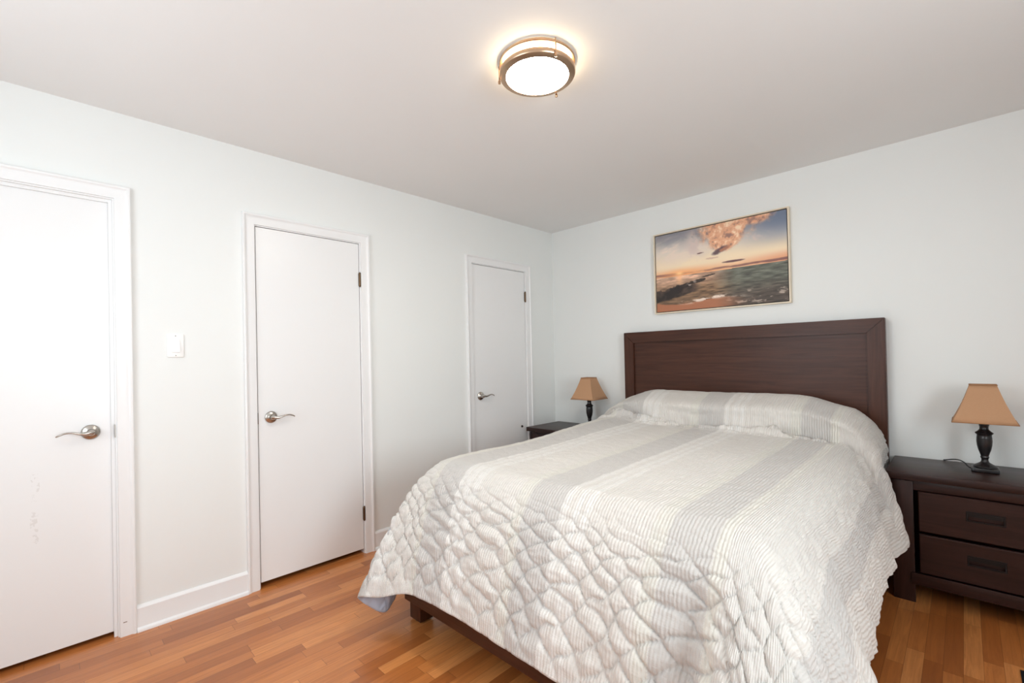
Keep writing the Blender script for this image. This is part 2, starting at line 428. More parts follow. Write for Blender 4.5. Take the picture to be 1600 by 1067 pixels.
for (px, py) in ((1.775, -2.139), (1.527, -2.169), (1.621, -1.941)):
    dx, dy = px-1.645, py+2.085; L_ = math.hypot(dx, dy); x_, y_ = LC[0]+dx/L_*.156, LC[1]+dy/L_*.156
    p_ = MB().lathe([(.0030, -.064), (.0030, -.001)], 'z', (x_, y_, H), 12)
    p_.lathe([(.002, -.072), (.0055, -.070), (.0055, -.060), (.0035, -.058)], 'z', (x_, y_, H), 16)
    p_.build('post', M['glow_tinted_nickel'], cl, 50)

# ------------------------------------------------------------------ bed frame
HX0, HX1, HZ, HY = 0.808, 2.504, 1.441, -0.075
bed = thing('bed', (1.656, -1.1, 0), 'dark brown wooden bed with a tall panelled headboard', 'bed')
FW = .086
hb = MB().box(HX0+FW-.01, HX1-FW+.01, HY+.016, HY+.040, .30, HZ-FW+.01).build('headboard_panel', M['bed_x'], bed, 0)
fr = MB()
zi = HZ-FW
def prism(mb, poly, y0, y1, bev=.003):
    bm = bmesh.new(); vs = [bm.verts.new((x_, y0, z_)) for x_, z_ in poly]; fc = bm.faces.new(vs)
    ex = bmesh.ops.extrude_face_region(bm, geom=[fc])
    for v in ex['geom']:
        if isinstance(v, bmesh.types.BMVert): v.co.y = y1
    bmesh.ops.recalc_face_normals(bm, faces=bm.faces)
    bmesh.ops.bevel(bm, geom=list(bm.edges), offset=bev, segments=2, affect='EDGES')
    mb.bm(bm); return mb
prism(MB(), [(HX0, HZ), (HX1, HZ), (HX1-FW, zi), (HX0+FW, zi)], HY, -.022).build('headboard_rail', M['bed_x'], bed, 30)
prism(MB(), [(HX0, 0), (HX0, HZ-.0008), (HX0+FW, zi-.0008), (HX0+FW, 0)], HY, -.022).build('headboard_post', M['bed_z'], bed, 30)
prism(MB(), [(HX1, 0), (HX1, HZ-.0008), (HX1-FW, zi-.0008), (HX1-FW, 0)], HY, -.022).build('headboard_post', M['bed_z'], bed, 30)
BX0, BX1, BYF = 0.873, 2.440, -2.250
MB().box(BX0, BX1, BYF, BYF+.028, .105, .30, .003).build('foot_rail', M['bed_x'], bed, 30)
for x0 in (BX0, BX1-.028):
    MB().box(x0, x0+.028, BYF+.028, HY-.001, .12, .30, .003).build('side_rail', M['bed_y'], bed, 30)
for x0 in (BX0+.001, BX1-.086):
    lg = MB().box(x0, x0+.085, BYF+.029, BYF+.105, 0.008, .28, .003).build('leg', M['bed_z'], bed, 30)
    MB().lathe([(.030, 0), (.032, .004), (.030, .008)], 'z', (x0+.0425, BYF+.067, 0), 24).build('glide', M['black'], lg, 50)
sl = MB()
for j_ in range(9):
    yy = -.28-j_*.225; MB().box(BX0+.028, BX1-.028, yy-.045, yy+.045, .285, .300).build('slat', M['ns_x'], bed, 0)

mt = MB().box(BX0+.06, BX1-.06, -2.14, -.095, .302, .66, .05, 4).build('mattress', M['mattress'], None, 40)
tag(mt, 'thick mattress on the bed, covered by the striped quilt', 'mattress')

# ------------------------------------------------------------------ quilt
rng = np.random.default_rng(7)
def vnoise(x, y, seed=0):
    x = np.asarray(x, float); y = np.asarray(y, float)
    tab = np.random.default_rng(seed).random((256, 256))
    xi = np.floor(x).astype(int); yi = np.floor(y).astype(int); fx = x-xi; fy = y-yi
    fx = fx*fx*(3-2*fx); fy = fy*fy*(3-2*fy)
    g = lambda a, b: tab[a % 256, b % 256]
    return (g(xi, yi)*(1-fx)+g(xi+1, yi)*fx)*(1-fy)+(g(xi, yi+1)*(1-fx)+g(xi+1, yi+1)*fx)*fy
def fbm(x, y, oct=4, seed=0, gain=.5):
    s_ = 0; a = 1; t = 0
    for o_ in range(oct):
        s_ = s_+a*vnoise(x*2**o_, y*2**o_, seed+o_); t += a; a *= gain
    return s_/t
def sstep(a, b, x):
    t = np.clip((x-a)/(b-a), 0, 1); return t*t*(3-2*t)
# perimeter hem: q in [0,1] left side head->foot, [1,2] left corner, [2,3] foot, [3,4] right corner, [4,5] right side foot->head
HEM = [(0.0, (.800, -.100, .36)), (.25, (.790, -.55, .34)), (.5, (.775, -1.05, .30)), (.8, (.770, -1.70, .26)), (1.0, (.770, -2.02, .22)),
       (1.30, (.785, -2.22, .12)), (1.50, (.815, -2.335, .055)), (1.66, (.800, -2.455, .165)), (1.82, (.93, -2.420, .195)), (2.0, (1.06, -2.350, .228)),
       (2.2, (1.32, -2.325, .228)), (2.45, (1.63, -2.325, .222)), (2.7, (1.96, -2.33, .215)), (2.86, (2.17, -2.325, .20)), (2.95, (2.28, -2.335, .19)), (3.0, (2.36, -2.39, .18)),
       (3.2, (2.50, -2.50, .13)), (3.42, (2.66, -2.52, .06)), (3.58, (2.71, -2.40, .09)), (3.75, (2.665, -2.20, .20)), (4.0, (2.69, -1.98, .20)),
       (4.06, (2.675, -1.86, .25)), (4.14, (2.60, -1.68, .26)), (4.22, (2.585, -1.53, .255)), (4.32, (2.59, -1.38, .28)), (4.40, (2.60, -1.27, .335)), (4.50, (2.575, -1.12, .325)), (4.60, (2.60, -.95, .335)), (4.70, (2.585, -.78, .31)), (4.78, (2.615, -.60, .33)), (4.84, (2.53, -.475, .35)), (4.9, (2.505, -.34, .37)), (5.0, (2.505, -.10, .38))]
HQ = np.array([h[0] for h in HEM]); HP = np.array([h[1] for h in HEM])
def hem(q):
    K = len(HQ); i = np.clip(np.searchsorted(HQ, q, side='right')-1, 0, K-2)
    tan = np.gradient(HP, HQ, axis=0)
    # limit overshoot: average one-sided slopes
    h_ = (HQ[i+1]-HQ[i]); t = (q-HQ[i])/h_
    p0, p1 = HP[i], HP[i+1]; m0, m1 = tan[i]*h_[..., None]*.8, tan[i+1]*h_[..., None]*.8
    t = t[..., None]
    return (2*t**3-3*t**2+1)*p0+(t**3-2*t**2+t)*m0+(-2*t**3+3*t**2)*p1+(t**3-t**2)*m1
EX0, EX1, EYF, EYH = 0.98, 2.355, -2.045, -.085
def mound(x, y):
    yc = -.50-.035*np.sin((x-1.2)*2.2)-.10*sstep(2.15, 2.5, x)+.03*sstep(1.25, .95, x)
    return (y-yc)/(-.10-yc)
def top_z(x, y):
    z = .760+.014*np.cos((x-1.66)*1.9)*sstep(-2.4, -1.2, y)+.016*sstep(-1.6, -.6, y)+.030*sstep(-1.5, -.7, y)*sstep(1.35, .98, x)*sstep(.35, -.15, mound(x, y))
    yc = -.50-.035*np.sin((x-1.2)*2.2)-.10*sstep(2.15, 2.5, x)+.03*sstep(1.25, .95, x)   # foot line of the pillow mound
    s_ = (y-yc)/(-.10-yc)                                # 0 at foot line .. 1 at headboard
    prof = np.where(s_ <= 0, 0, np.clip(1-(1-np.clip(s_/.62, 0, 1))**2.3, 0, 1)**.62)
    prof = prof*(1-.16*sstep(.6, 1.0, s_))
    gx = (1-.30*sstep(1.22, .88, x)-.30*sstep(.95, .75, x))*(1-.28*sstep(2.12, 2.45, x))
    amp = .205+.006*np.sin(x*7)
    z = z+prof*amp*gx
    z = z-.026*np.exp(-((y-yc+.004)/.015)**2)
    return z
nS, nT, nV, nF = 110, 290, 340, 140
aL = np.linspace(1, 0, nS, endpoint=False); xs = np.linspace(0, 1, nT); aR = np.linspace(0, 1, nS+1)[1:]
vt_ = np.linspace(0, 1, nV)
vt = EYH+(EYF-EYH)*np.interp(vt_, [0, .36, 1], [0, .27, 1])
bF = np.linspace(0, 1, nF+1)[1:]
A = np.concatenate([aL, np.zeros(nT), aR]); side = np.concatenate([-np.ones(nS), np.zeros(nT), np.ones(nS)])
XE = np.concatenate([np.full(nS, EX0), EX0+(EX1-EX0)*xs, np.full(nS, EX1)])
B = np.concatenate([np.zeros(nV), bF]); YE = np.concatenate([vt, np.full(nF, EYF)])
a2, b2 = np.meshgrid(A, B); s2, _ = np.meshgrid(side, B); xe, ye = np.meshgrid(XE, YE)
rho = np.maximum(a2, b2)
vfrac = (ye-EYH)/(EYF-EYH); ufrac = (xe-EX0)/(EX1-EX0)
tau = np.where(b2 >= a2, .5*a2/np.maximum(b2, 1e-9), 1-.5*b2/np.maximum(a2, 1e-9))
q = np.where(s2 < 0, np.where(b2 > 0, 2-tau, vfrac), np.where(s2 > 0, np.where(b2 > 0, 3+tau, 5-vfrac), 2+ufrac))
q = np.where((s2 == 0), 2+ufrac, q)
ang = np.where(q <= 1, 180., np.where(q <= 2, 180+90*(q-1), np.where(q <= 3, 270., np.where(q <= 4, 270+90*(q-3), 360.))))
ang = np.radians(ang)
nrm = np.stack([np.cos(ang), np.sin(ang), 0*ang], -1)
E0 = np.stack([xe, ye, top_z(xe, ye)], -1)
Hm = hem(q)
hd = np.maximum(sstep(.30, .12, vfrac)*(s2 != 0)*(b2 <= 0), 0)    # near the pillow
reach = (.128+.02*np.sin(q*9))
reach = np.where(s2 < 0, reach+.085*hd+.02*sstep(.7, .3, vfrac), reach+.03*hd)
dz = np.where(s2 < 0, .012+.085*hd, .012+.10*hd)
P0 = E0; P1 = E0+nrm*reach[..., None]; P1[..., 2] -= dz
kk = .62
P2 = Hm.copy(); P2[..., 2] += kk*(E0[..., 2]-Hm[..., 2])
# pull the upper hanging part back towards the mattress edge
edgept = E0+nrm*(reach[..., None]*1.02)
P2[..., :2] = .45*Hm[..., :2]+.55*edgept[..., :2]
t = rho[..., None]
Pq = (1-t)**3*P0+3*(1-t)**2*t*P1+3*(1-t)*t**2*P2+t**3*Hm
msk = mound(xe, ye)
Pq[..., 1] -= (b2 <= 0)*(1-sstep(0, .6, rho))*.048*np.exp(-((msk-.17)/.10)**2)*(.55+.9*fbm(xe*6, ye*0+3, 2, 66))
skirt = (rho > 0)
# cloth coordinates in metres
skL = .72
U = xe+s2*a2*skL; V = ye-b2*skL*1.0
def nrmls(Pm):
    du = np.gradient(Pm, axis=1); dv = np.gradient(Pm, axis=0)
    n_ = np.cross(dv, du); return n_/np.maximum(np.linalg.norm(n_, axis=-1, keepdims=True), 1e-9)
apex = np.exp(-((np.minimum(np.abs(xe-EX0)+(s2 >= 0)*9*(xe > 1.6), np.abs(xe-EX1)+9*(xe < 1.6))+rho*.55)/.20)**2-((ye-EYF)/.16)**2)
wgt = (.9*apex*(rho < .97))[1:-1, 1:-1, None]
for _ in range(220):
    Pq[1:-1, 1:-1] += wgt*.5*(.25*(Pq[:-2, 1:-1]+Pq[2:, 1:-1]+Pq[1:-1, :-2]+Pq[1:-1, 2:])-Pq[1:-1, 1:-1])
N = nrmls(Pq)
if N[nV//2, nS+nT//2, 2] < 0: N = -N
# large soft folds in the hanging cloth
foldR = (s2 > 0)*rho**1.3*(.012*np.sin(V*11+2.2*U)+.004*np.sin(V*27+1.0)*rho)
foldR = foldR*(1-.6*(b2 > 0))
disp = foldR
disp = disp+(s2 >= 0)*(b2 > 0)*(-.030*np.exp(-((q-2.93-.05*(1-rho))/.028)**2)+.016*np.exp(-((q-2.82)/.05)**2))*sstep(.35, .8, rho)
# quilted diamonds
wu, wv = .142, .084
wob = .085*(fbm(U*4, V*4, 2, 40)-.5)+.03*(fbm(U*16, V*16, 2, 44)-.5)
pp = (U+wob)/wu+(V+wob)/wv; qq = (U+wob)/wu-(V-wob)/wv
puff = (np.abs(np.sin(np.pi*pp))*np.abs(np.sin(np.pi*qq))+1e-4)**.40
onfoot = (b2 > 0)*sstep(.22, .55, rho)*(1-.85*sstep(.93, .985, rho))
onright = (s2 > 0)*sstep(.1, .5, rho)
onleft = (s2 < 0)*sstep(.2, .6, rho)
ampq = .0018+.0112*onfoot*(1-.55*(s2 > 0))+.003*onright*(b2 <= 0)+.008*onleft*(b2 <= 0)
ampq = ampq*(.7+.6*fbm(U*4, V*4, 2, 3))
disp = disp+ampq*(puff-.55)
dl = np.minimum(np.abs(np.sin(np.pi*pp)), np.abs(np.sin(np.pi*qq)))
disp = disp-(.0042*onfoot+.0012*onright+.0006)*np.exp(-(dl/.16)**2)
# crinkles, stretched sideways on the foot drop
cr = fbm(U*9, V*34, 4, 11)-.5
cr2 = fbm(U*30, V*30, 3, 23)-.5
disp = disp+cr*(.003+.014*onfoot)*(1-.85*(s2 > 0)*sstep(0, .3, a2))+cr2*(.0025+.010*onright+.003*onfoot)+(fbm(U*13, V*13, 3, 77)-.5)*.010*onright
# gathers just below the pillow mound
gat = np.exp(-((ye+.535+.035*np.sin((xe-1.2)*2.2)+.10*sstep(2.15, 2.5, xe))/.045)**2)*(b2 <= 0)*(rho < .5)
disp = disp+gat*(1-.75*sstep(2.15, 2.35, xe))*(fbm(U*6+V*4, V*38, 3, 31)-.40)*.17
gv = np.exp(-((ye+.545+.035*np.sin((xe-1.2)*2.2)+.10*sstep(2.15, 2.5, xe))/.038)**2)*(b2 <= 0)*(1-sstep(.0, .5, rho))
g1 = fbm(U*4.5+V*5, V*22+2, 3, 91)
disp = disp-gv*(.026*np.exp(-((g1-.47)/.022)**2)+.020*np.exp(-((g1-.58)/.018)**2))
disp = disp+(1-rho)*(fbm(U*3.1, V*3.1, 3, 55)-.5)*.016
Pq = Pq+N*disp[..., None]
Pq[..., 1] = np.where((Pq[..., 2] > .28) & (Pq[..., 1] > HY-.004), HY-.004, Pq[..., 1])
# keep the cloth clear of the nightstand sides
nr, nc = Pq.shape[:2]
near = (Pq[..., 1] > -.478)
Pq[..., 0] = np.where(near & (s2 > 0) & (Pq[..., 2] < .70), np.minimum(Pq[..., 0], 2.508), Pq[..., 0])
idx = np.arange(nr*nc).reshape(nr, nc)
F = np.stack([idx[:-1, :-1], idx[1:, :-1], idx[1:, 1:], idx[:-1, 1:]], -1).reshape(-1, 4)
me = bpy.data.meshes.new('quilt'); me.from_pydata(Pq.reshape(-1, 3).tolist(), [], F.tolist())
uvl = me.uv_layers.new(name='cloth')
loops = np.empty(len(me.loops), int); me.loops.foreach_get('vertex_index', loops)
uvs = np.stack([U.reshape(-1), V.reshape(-1)], -1)[loops]
uvl.data.foreach_set('uv', uvs.reshape(-1).astype(np.float32))
me.shade_smooth()
if me.polygons[(nV//2)*(nc-1)+nS+nT//2].normal.z < 0: me.flip_normals()
def quilt_mat():
    k = NT('quilt_cotton'); uv = k.coord('UV'); sp = k.n('ShaderNodeSeparateXYZ', Vector=uv)
    U_, V_ = sp.outputs[0], sp.outputs[1]
    nz = k.noise(uv, 14, 3)
    fz = k.noise(uv, 420, 1)
    uu = k.math('ADD', k.math('MULTIPLY_ADD', nz, .012, U_), k.math('MULTIPLY_ADD', fz, .036, -.018))
    t_ = k.math('DIVIDE', uu, 3.4)
    cream = (0.635, 0.602, 0.562, 1); white = (0.69, 0.667, 0.635, 1); grey = (0.525, 0.500, 0.475, 1); taupe = (0.53, 0.49, 0.44, 1); yel = (0.62, 0.595, 0.54, 1)
    st = [(0, cream), (.44, grey), (.60, white), (.73, cream), (.98, yel), (1.02, grey), (1.19, white), (1.215, cream), (1.235, white), (1.265, cream), (1.28, white), (1.32, cream), (1.55, yel),
          (1.60, grey), (1.765, white), (1.79, cream), (1.81, white), (1.84, cream), (1.855, white), (1.885, cream), (2.12, yel), (2.175, grey), (2.315, yel), (2.36, cream), (2.75, grey), (2.90, cream)]
    colr = k.ramp(t_, [(a/3.4, c) for a, c in st], 'CONSTANT')
    # fine yarn lines along the length
    w1 = k.n('ShaderNodeTexWave', wave_type='BANDS', bands_direction='X'); k.set(w1.inputs['Vector'], uv)
    w1.inputs['Scale'].default_value = 26; w1.inputs['Distortion'].default_value = 1.2; w1.inputs['Detail'].default_value = 2; w1.inputs['Detail Scale'].default_value = 3
    mp = k.n('ShaderNodeMapping'); k.set(mp.inputs[0], uv); mp.inputs['Scale'].default_value = (330, 14, 1)
    yarn = k.noise(mp.outputs[0], 1, 3, .6)
    mp2 = k.n('ShaderNodeMapping'); k.set(mp2.inputs[0], uv); mp2.inputs['Scale'].default_value = (24, 300, 1)
    weft = k.noise(mp2.outputs[0], 1, 2, .6)
    colr = k.mix(k.ramp(yarn, [(.45, (0, 0, 0, 1)), (.8, (.40, .40, .40, 1))]), colr, (0.50, 0.47, 0.44, 1))
    k.P(Base_Color=colr, Roughness=.92, Sheen_Weight=.15, Sheen_Roughness=.5)
    h = k.math('ADD', k.math('MULTIPLY', w1.outputs[0], .5), k.math('ADD', k.math('MULTIPLY', yarn, .35), k.math('MULTIPLY', weft, .25)))
    k.bump(h, .8, .005); return k.m
M['quilt'] = quilt_mat(); M['quilt_under'] = plain('quilt_lining', (0.42, 0.44, 0.52, 1), .9)
me.materials.append(M['quilt']); me.materials.append(M['quilt_under'])
quilt = bpy.data.objects.new('quilt', me); COL.objects.link(quilt)
md = quilt.modifiers.new('thickness', 'SOLIDIFY'); md.thickness = .007; md.offset = -1; md.material_offset = 1; md.material_offset_rim = 0; md.use_quality_normals = False
tag(quilt, 'cream and grey striped quilted bedspread draped over the bed and pillows', 'quilt')

# ------------------------------------------------------------------ nightstands
NW, NX = .71, .335          # top width, half body width
def nightstand(loc, label):
    t_ = thing('nightstand', (0, 0, 0), label, 'nightstand', 'dark nightstands either side of the bed')
    HWT = NW/2; yb, yf = -.012, -.470
    MB().box(-HWT, HWT, yf, yb, .607, .643, .003).build('tabletop', M['ns_x'], t_, 30)
    for s_ in (-1, 1):
        sp_ = MB().box(*sorted((s_*NX, s_*(NX-.024))), -.440, -.014, .0, .606, .002).build('side_panel', M['ns_z'], t_, 30)
        MB().box(*sorted((s_*(NX+.0), s_*(NX-.085))), -.4455, -.4405, .0, .600, .002).build('front_stile', M['ns_z'], t_, 30)
    MB().box(-NX+.024, NX-.024, -.030, -.014, .09, .606).build('back_panel', M['ns_x'], t_, 0)
    MB().box(-NX+.0855, NX-.0855, -.4450, -.420, .558, .606, .002).build('top_rail', M['ns_x'], t_, 30)
    MB().box(-NX+.0705, NX-.0705, -.4560, -.446, .092, .150, .0025).build('bottom_rail', M['ns_x'], t_, 30)
    MB().box(-NX+.024, NX-.024, -.4200, -.030, .095, .110).build('bottom_shelf', M['ns_x'], t_, 0)
    for (z0, z1) in ((.156, .345), (.359, .553)):
        dz_ = (z0+z1)/2+.014
        # drawer front with a recessed pull pocket, built as a frame around the pocket
        x0, x1 = -.232, .232; px, pz = .060, .020; y0, y1 = -.454, -.436
        d_ = MB()
        bm = bmesh.new()
        def ringv(x_a, x_b, z_a, z_b, y_): return [bm.verts.new(p) for p in ((x_a, y_, z_a), (x_b, y_, z_a), (x_b, y_, z_b), (x_a, y_, z_b))]
        bk = ringv(x0, x1, z0, z1, y1); fo = ringv(x0, x1, z0, z1, y0+.004); fi = ringv(x0+.004, x1-.004, z0+.004, z1-.004, y0)
        p0 = ringv(-px, px, dz_-pz, dz_+pz, y0); p1 = ringv(-px+.004, px-.004, dz_-pz+.004, dz_+pz-.004, y0+.013)
        for A_, B_ in ((bk, fo), (fo, fi), (fi, p0), (p0, p1)):
            for i in range(4): bm.faces.new((A_[i], A_[(i+1) % 4], B_[(i+1) % 4], B_[i]))
        bm.faces.new(p1); bm.faces.new(bk)
        dr = d_.bm(bm).build('drawer', M['ns_x'], t_, 0)
        hd_ = MB()
        for (xa, xb, za, zb_) in ((-px-.004, px+.004, pz-.003, pz+.004), (-px-.004, px+.004, -pz-.004, -pz+.003), (-px-.004, -px+.003, -pz+.003, pz-.003), (px-.003, px+.004, -pz+.003, pz-.003)):
            hd_.box(xa, xb, y0-.0025, y0+.003, dz_+za, dz_+zb_, .0008, 1)
        hd_.box(-px+.003, px-.003, y0-.002, y0+.002, dz_+pz-.018, dz_+pz-.003)
        hd_.build('pull', M['pull'], dr, 30)
    t_.location = loc; return t_
M['pull'] = plain('dark_pull', (0.016, 0.013, 0.013, 1), .42, .6)
ns = nightstand((2.880, 0, 0), 'dark wood two-drawer nightstand right of the bed')
dup(ns, (0.403, 0, 0), 'dark wood nightstand left of the bed, mostly hidden in the corner')

# ------------------------------------------------------------------ table lamps
def lamp(loc, label):
    t_ = thing('table_lamp', (0, 0, 0), label, 'lamp', 'bedside lamps')
    MB().box(-.049, .049, -.049, .049, 0, .020, .004, 3).build('base', M['lamp_black'], t_, 30)
    prof = [(.043, .0195), (.044, .024), (.040, .030), (.030, .036), (.024, .040), (.016, .046), (.0135, .052), (.0125, .060), (.0145, .066), (.0165, .070), (.015, .074),
            (.0145, .078), (.018, .090), (.0235, .108), (.0275, .130), (.0290, .150), (.0282, .163), (.0285, .166), (.0278, .169), (.027, .178), (.0275, .182), (.033, .187), (.0335, .190), (.031, .193),
            (.024, .199), (.019, .205), (.0165, .210), (.0165, .222), (.0185, .226), (.0185, .236), (.014, .240)]
    MB().lathe(prof, 'z', (0, 0, 0), 44).build('urn_body', M['lamp_black'], t_, 45)
    MB().lathe([(.0125, .240), (.0125, .285), (.009, .290)], 'z', (0, 0, 0), 24).build('socket', M['bronze'], t_, 45)
    MB().lathe([(.012, .290), (.016, .300), (.027, .325), (.030, .345), (.027, .365), (.016, .380), (.002, .384)], 'z', (0, 0, 0), 24).build('bulb', M['white_plastic'], t_, 60)
    zb, zt, hb_, ht = .247, .428, .1125, .0475
    bm = bmesh.new(); rows = []
    for k_ in range(9):
        w_ = k_/8; hh = ht+(hb_-ht)*w_+.004*math.sin(w_*math.pi*1.0)*-1; z_ = zt+(zb-zt)*w_
        row = []
        for (cx_, cy_) in ((-1, -1), (1, -1), (1, 1), (-1, 1)):
            row.append(bm.verts.new((cx_*hh, cy_*hh, z_)))
        rows.append(row)
    for k_ in range(8):
        for i in range(4): bm.faces.new((rows[k_][i], rows[k_][(i+1) % 4], rows[k_+1][(i+1) % 4], rows[k_+1][i]))
    sh = MB().bm(bm).build('lamp_shade', M['shade'], t_, 20)
    md_ = sh.modifiers.new('thickness', 'SOLIDIFY'); md_.thickness = .0025; md_.offset = -1
    for (hh, z_) in ((hb_+.0006, zb), (ht+.0006, zt)):
        tr_ = MB()
        c_ = [(-hh, -hh, z_), (hh, -hh, z_), (hh, hh, z_), (-hh, hh, z_)]
        for i in range(4):
            tr_.sweep([c_[i], c_[(i+1) % 4]], [.0022, .0022], 8)
        tr_.build('shade_trim', M['shade_trim'], sh, 50)
    # carrier ring: four spokes from the socket to the shade
    sp_ = MB()
    for (cx_, cy_) in ((1, 1), (-1, 1), (-1, -1), (1, -1)):
        sp_.sweep([(cx_*.009, cy_*.009, .286), (cx_*.03, cy_*.03, .300), (cx_*.058, cy_*.058, .380), (cx_*.0485, cy_*.0485, .420)], [.0012]*4, 6)
    sp_.build('shade_holder', M['bronze'], t_, 50)
    t_.location = loc; return t_
M['shade_trim'] = plain('shade_trim', (0.33, 0.16, 0.07, 1), .8)
lp = lamp((2.888, -.205, .6432), 'black urn lamp with tan square shade on the right nightstand')
lp2 = dup(lp, (.522, -.180, .6432), 'black urn lamp with tan square shade on the corner nightstand, smaller in view')
A = smoothpath([(2.842, -.200, .6485), (2.828, -.185, .655), (2.815, -.160, .668), (2.795, -.120, .672), (2.770, -.075, .664), (2.745, -.040, .652), (2.735, -.022, .6465), (2.735, -.0100, .6462), (2.735, -.0060, .6440)], 48)
MB().sweep([tuple(a) for a in A], [.0030]*len(A), 8).build('cord', M['black'], lp, 60)

# ------------------------------------------------------------------ picture
PX0, PX1, PZ0, PZ1, PD = 1.071, 2.025, 1.577, 2.208, .034
pic = thing('framed_picture', ((PX0+PX1)/2, 0, (PZ0+PZ1)/2), 'framed sunset beach photograph above the headboard', 'picture')
FWD = .009
fr = MB()
prof = [(0, 0), (FWD, 0), (FWD, PD), (0, PD)]
cs_ = [(PX0, PZ0, 1, 1), (PX1, PZ0, -1, 1), (PX1, PZ1, -1, -1), (PX0, PZ1, 1, -1)]
vs = []; fs = []
for (x_, z_, dx, dz_) in cs_:
    for (w_, d_) in prof: vs.append((x_+dx*w_, -.0008-d_, z_+dz_*w_))
for j in range(4):
    for i in range(4):
        a_, b_ = j*4, ((j+1) % 4)*4
        fs.append((a_+i, a_+(i+1) % 4, b_+(i+1) % 4, b_+i))
fr.add(vs, fs); fr.build('frame', M['ivory'], pic, 0)
MB().box(PX0+FWD, PX1-FWD, -.010, -.0010, PZ0+FWD, PZ1-FWD).build('backing', M['canvas_edge'], pic, 0)
gp = .006
cx0, cx1, cz0, cz1, cyf = PX0+FWD+gp, PX1-FWD-gp, PZ0+FWD+gp, PZ1-FWD-gp, -.027
MB().box(cx0, cx1, cyf+.0004, -.0101, cz0, cz1).build('stretcher', M['canvas_edge'], pic, 0)
nx_, nz_ = 330, 215
uu, ww = np.meshgrid(np.linspace(0, 1, nx_), np.linspace(0, 1, nz_))     # ww: 0 top .. 1 bottom
ar = 1.5
def C(*c): return np.array(c, float)
def lerp(a, b, t): return a+(b-a)*t[..., None]
def over(img, col, m_): return img+(np.asarray(col, float)-img)*np.clip(m_, 0, 1)[..., None]
def art():
    hz = .555+.006*np.sin(uu*3)
    x_, y_ = uu*ar, ww
    # sky gradient
    t = np.clip(ww/hz, 0, 1)
    img = lerp(lerp(C(122, 122, 130), C(206, 196, 186), sstep(0, .45, t)), C(236, 214, 182), sstep(.35, .75, t))
    img = over(img, C(98, 112, 136), .8*sstep(.60, .95, uu)*sstep(.80, .15, t))
    img = over(img, C(226, 148, 96), .85*sstep(.76, 1.0, t)*(.45+.55*np.exp(-((uu-.25)/.35)**2)))
    img = over(img, C(214, 132, 96), .6*sstep(.72, .95, t)*sstep(.55, 1.0, uu))
    # pale streaks at left
    n1 = fbm(x_*2.6+1, y_*7+x_*1.5, 5, 101, .55)
    img = over(img, C(226, 206, 190), sstep(.36, .60, n1)*np.exp(-((uu-.17)/.24)**2)*np.exp(-((ww-.24)/.15)**2)*1.2)
    img = over(img, C(128, 128, 142), sstep(.5, .7, fbm(x_*3+8, y_*10, 4, 104))*sstep(.2, .02, ww)*sstep(.4, .1, uu)*.8)
    n1b = fbm(x_*5+y_*4, y_*9-x_*5, 5, 131, .6)
    img = over(img, C(214, 190, 178), sstep(.44, .66, n1b)*np.exp(-((uu-.72)/.11)**2)*np.exp(-((ww-.28-.35*(.72-uu))/.07)**2)*1.1)
    img = over(img, C(205, 186, 178), sstep(.40, .60, n1b)*np.exp(-((uu-.33)/.07)**2)*np.exp(-((ww-.20)/.16)**2))
    # fan of bright cloud
    th = np.arctan2(uu*ar-.50*ar, .52-ww); rd = np.hypot(uu*ar-.50*ar, .52-ww)
    n2 = fbm(x_*9, y_*10, 5, 111, .62); n3 = fbm(th*7+3, rd*8, 5, 112, .58); n4 = fbm(x_*22, y_*24, 4, 115, .6)
    axis = .575-.10*(ww-.2); wid = .065+.62*np.clip(.42-ww, 0, 1)
    reg = np.exp(-((uu-axis)/wid)**2)*sstep(.44, .24, ww)*1.15
    reg = reg+.65*np.exp(-((uu-.82)/.12)**2)*sstep(.13, .0, ww)
    cm_ = sstep(.42, .74, reg*.62+n2*.45+n3*.30-.22)
    sh_ = np.clip(.55*n3+.45*n4, 0, 1)
    ccol = lerp(lerp(C(150, 112, 100), C(220, 160, 124), sstep(.32, .47, sh_)), C(244, 212, 178), sstep(.48, .66, sh_))
    img = img+(ccol-img)*(cm_*.93)[..., None]
    dk = np.exp(-(((uu-.535)/.075)**2+((ww-.325+.45*(uu-.535))/.045)**2))*(.2+1.5*n2)
    img = over(img, C(92, 72, 78), sstep(.38, .85, dk)*.92)
    img = over(img, C(196, 130, 98), sstep(.42, .7, np.exp(-(((uu-.585)/.07)**2+((ww-.30+.5*(uu-.585))/.035)**2))*(.2+1.4*n4))*.7)
    img = over(img, C(110, 82, 80), sstep(.45, .9, np.exp(-(((uu-.385)/.035)**2+((ww-.315+.1*(uu-.385))/.010)**2))*(.3+1.5*n4)))
    img = over(img, C(196, 160, 140), sstep(.5, .9, np.exp(-(((uu-.47)/.07)**2+((ww-.40)/.018)**2))*(.2+1.5*n4))*.6)
    # cloud bar over the horizon
    img = over(img, C(112, 82, 84), sstep(.40, .75, np.exp(-(((uu-.63)/.10)**2+((ww-.475)/.016)**2))*(.55+n2*.8)))
    lowc = np.exp(-((ww-hz+.025)/.022)**2)*(.30+1.1*fbm(x_*6, y_*20, 4, 117))
    img = over(img, C(128, 88, 84), sstep(.42, .80, lowc)*(.35+.65*np.abs(uu-.27)**.35))
    img = over(img, C(255, 226, 170), np.exp(-(((uu-.205)/.03)**2+((ww-hz+.030)/.020)**2))*1.0)
    img = over(img, C(255, 176, 110), np.exp(-(((uu-.205)/.12)**2+((ww-hz+.03)/.05)**2))*.5)
    # sea
    sea = ww > hz
    t2 = np.clip((ww-hz)/(1-hz), 0, 1)
    wv_ = fbm(x_*10, y_*60, 4, 121)
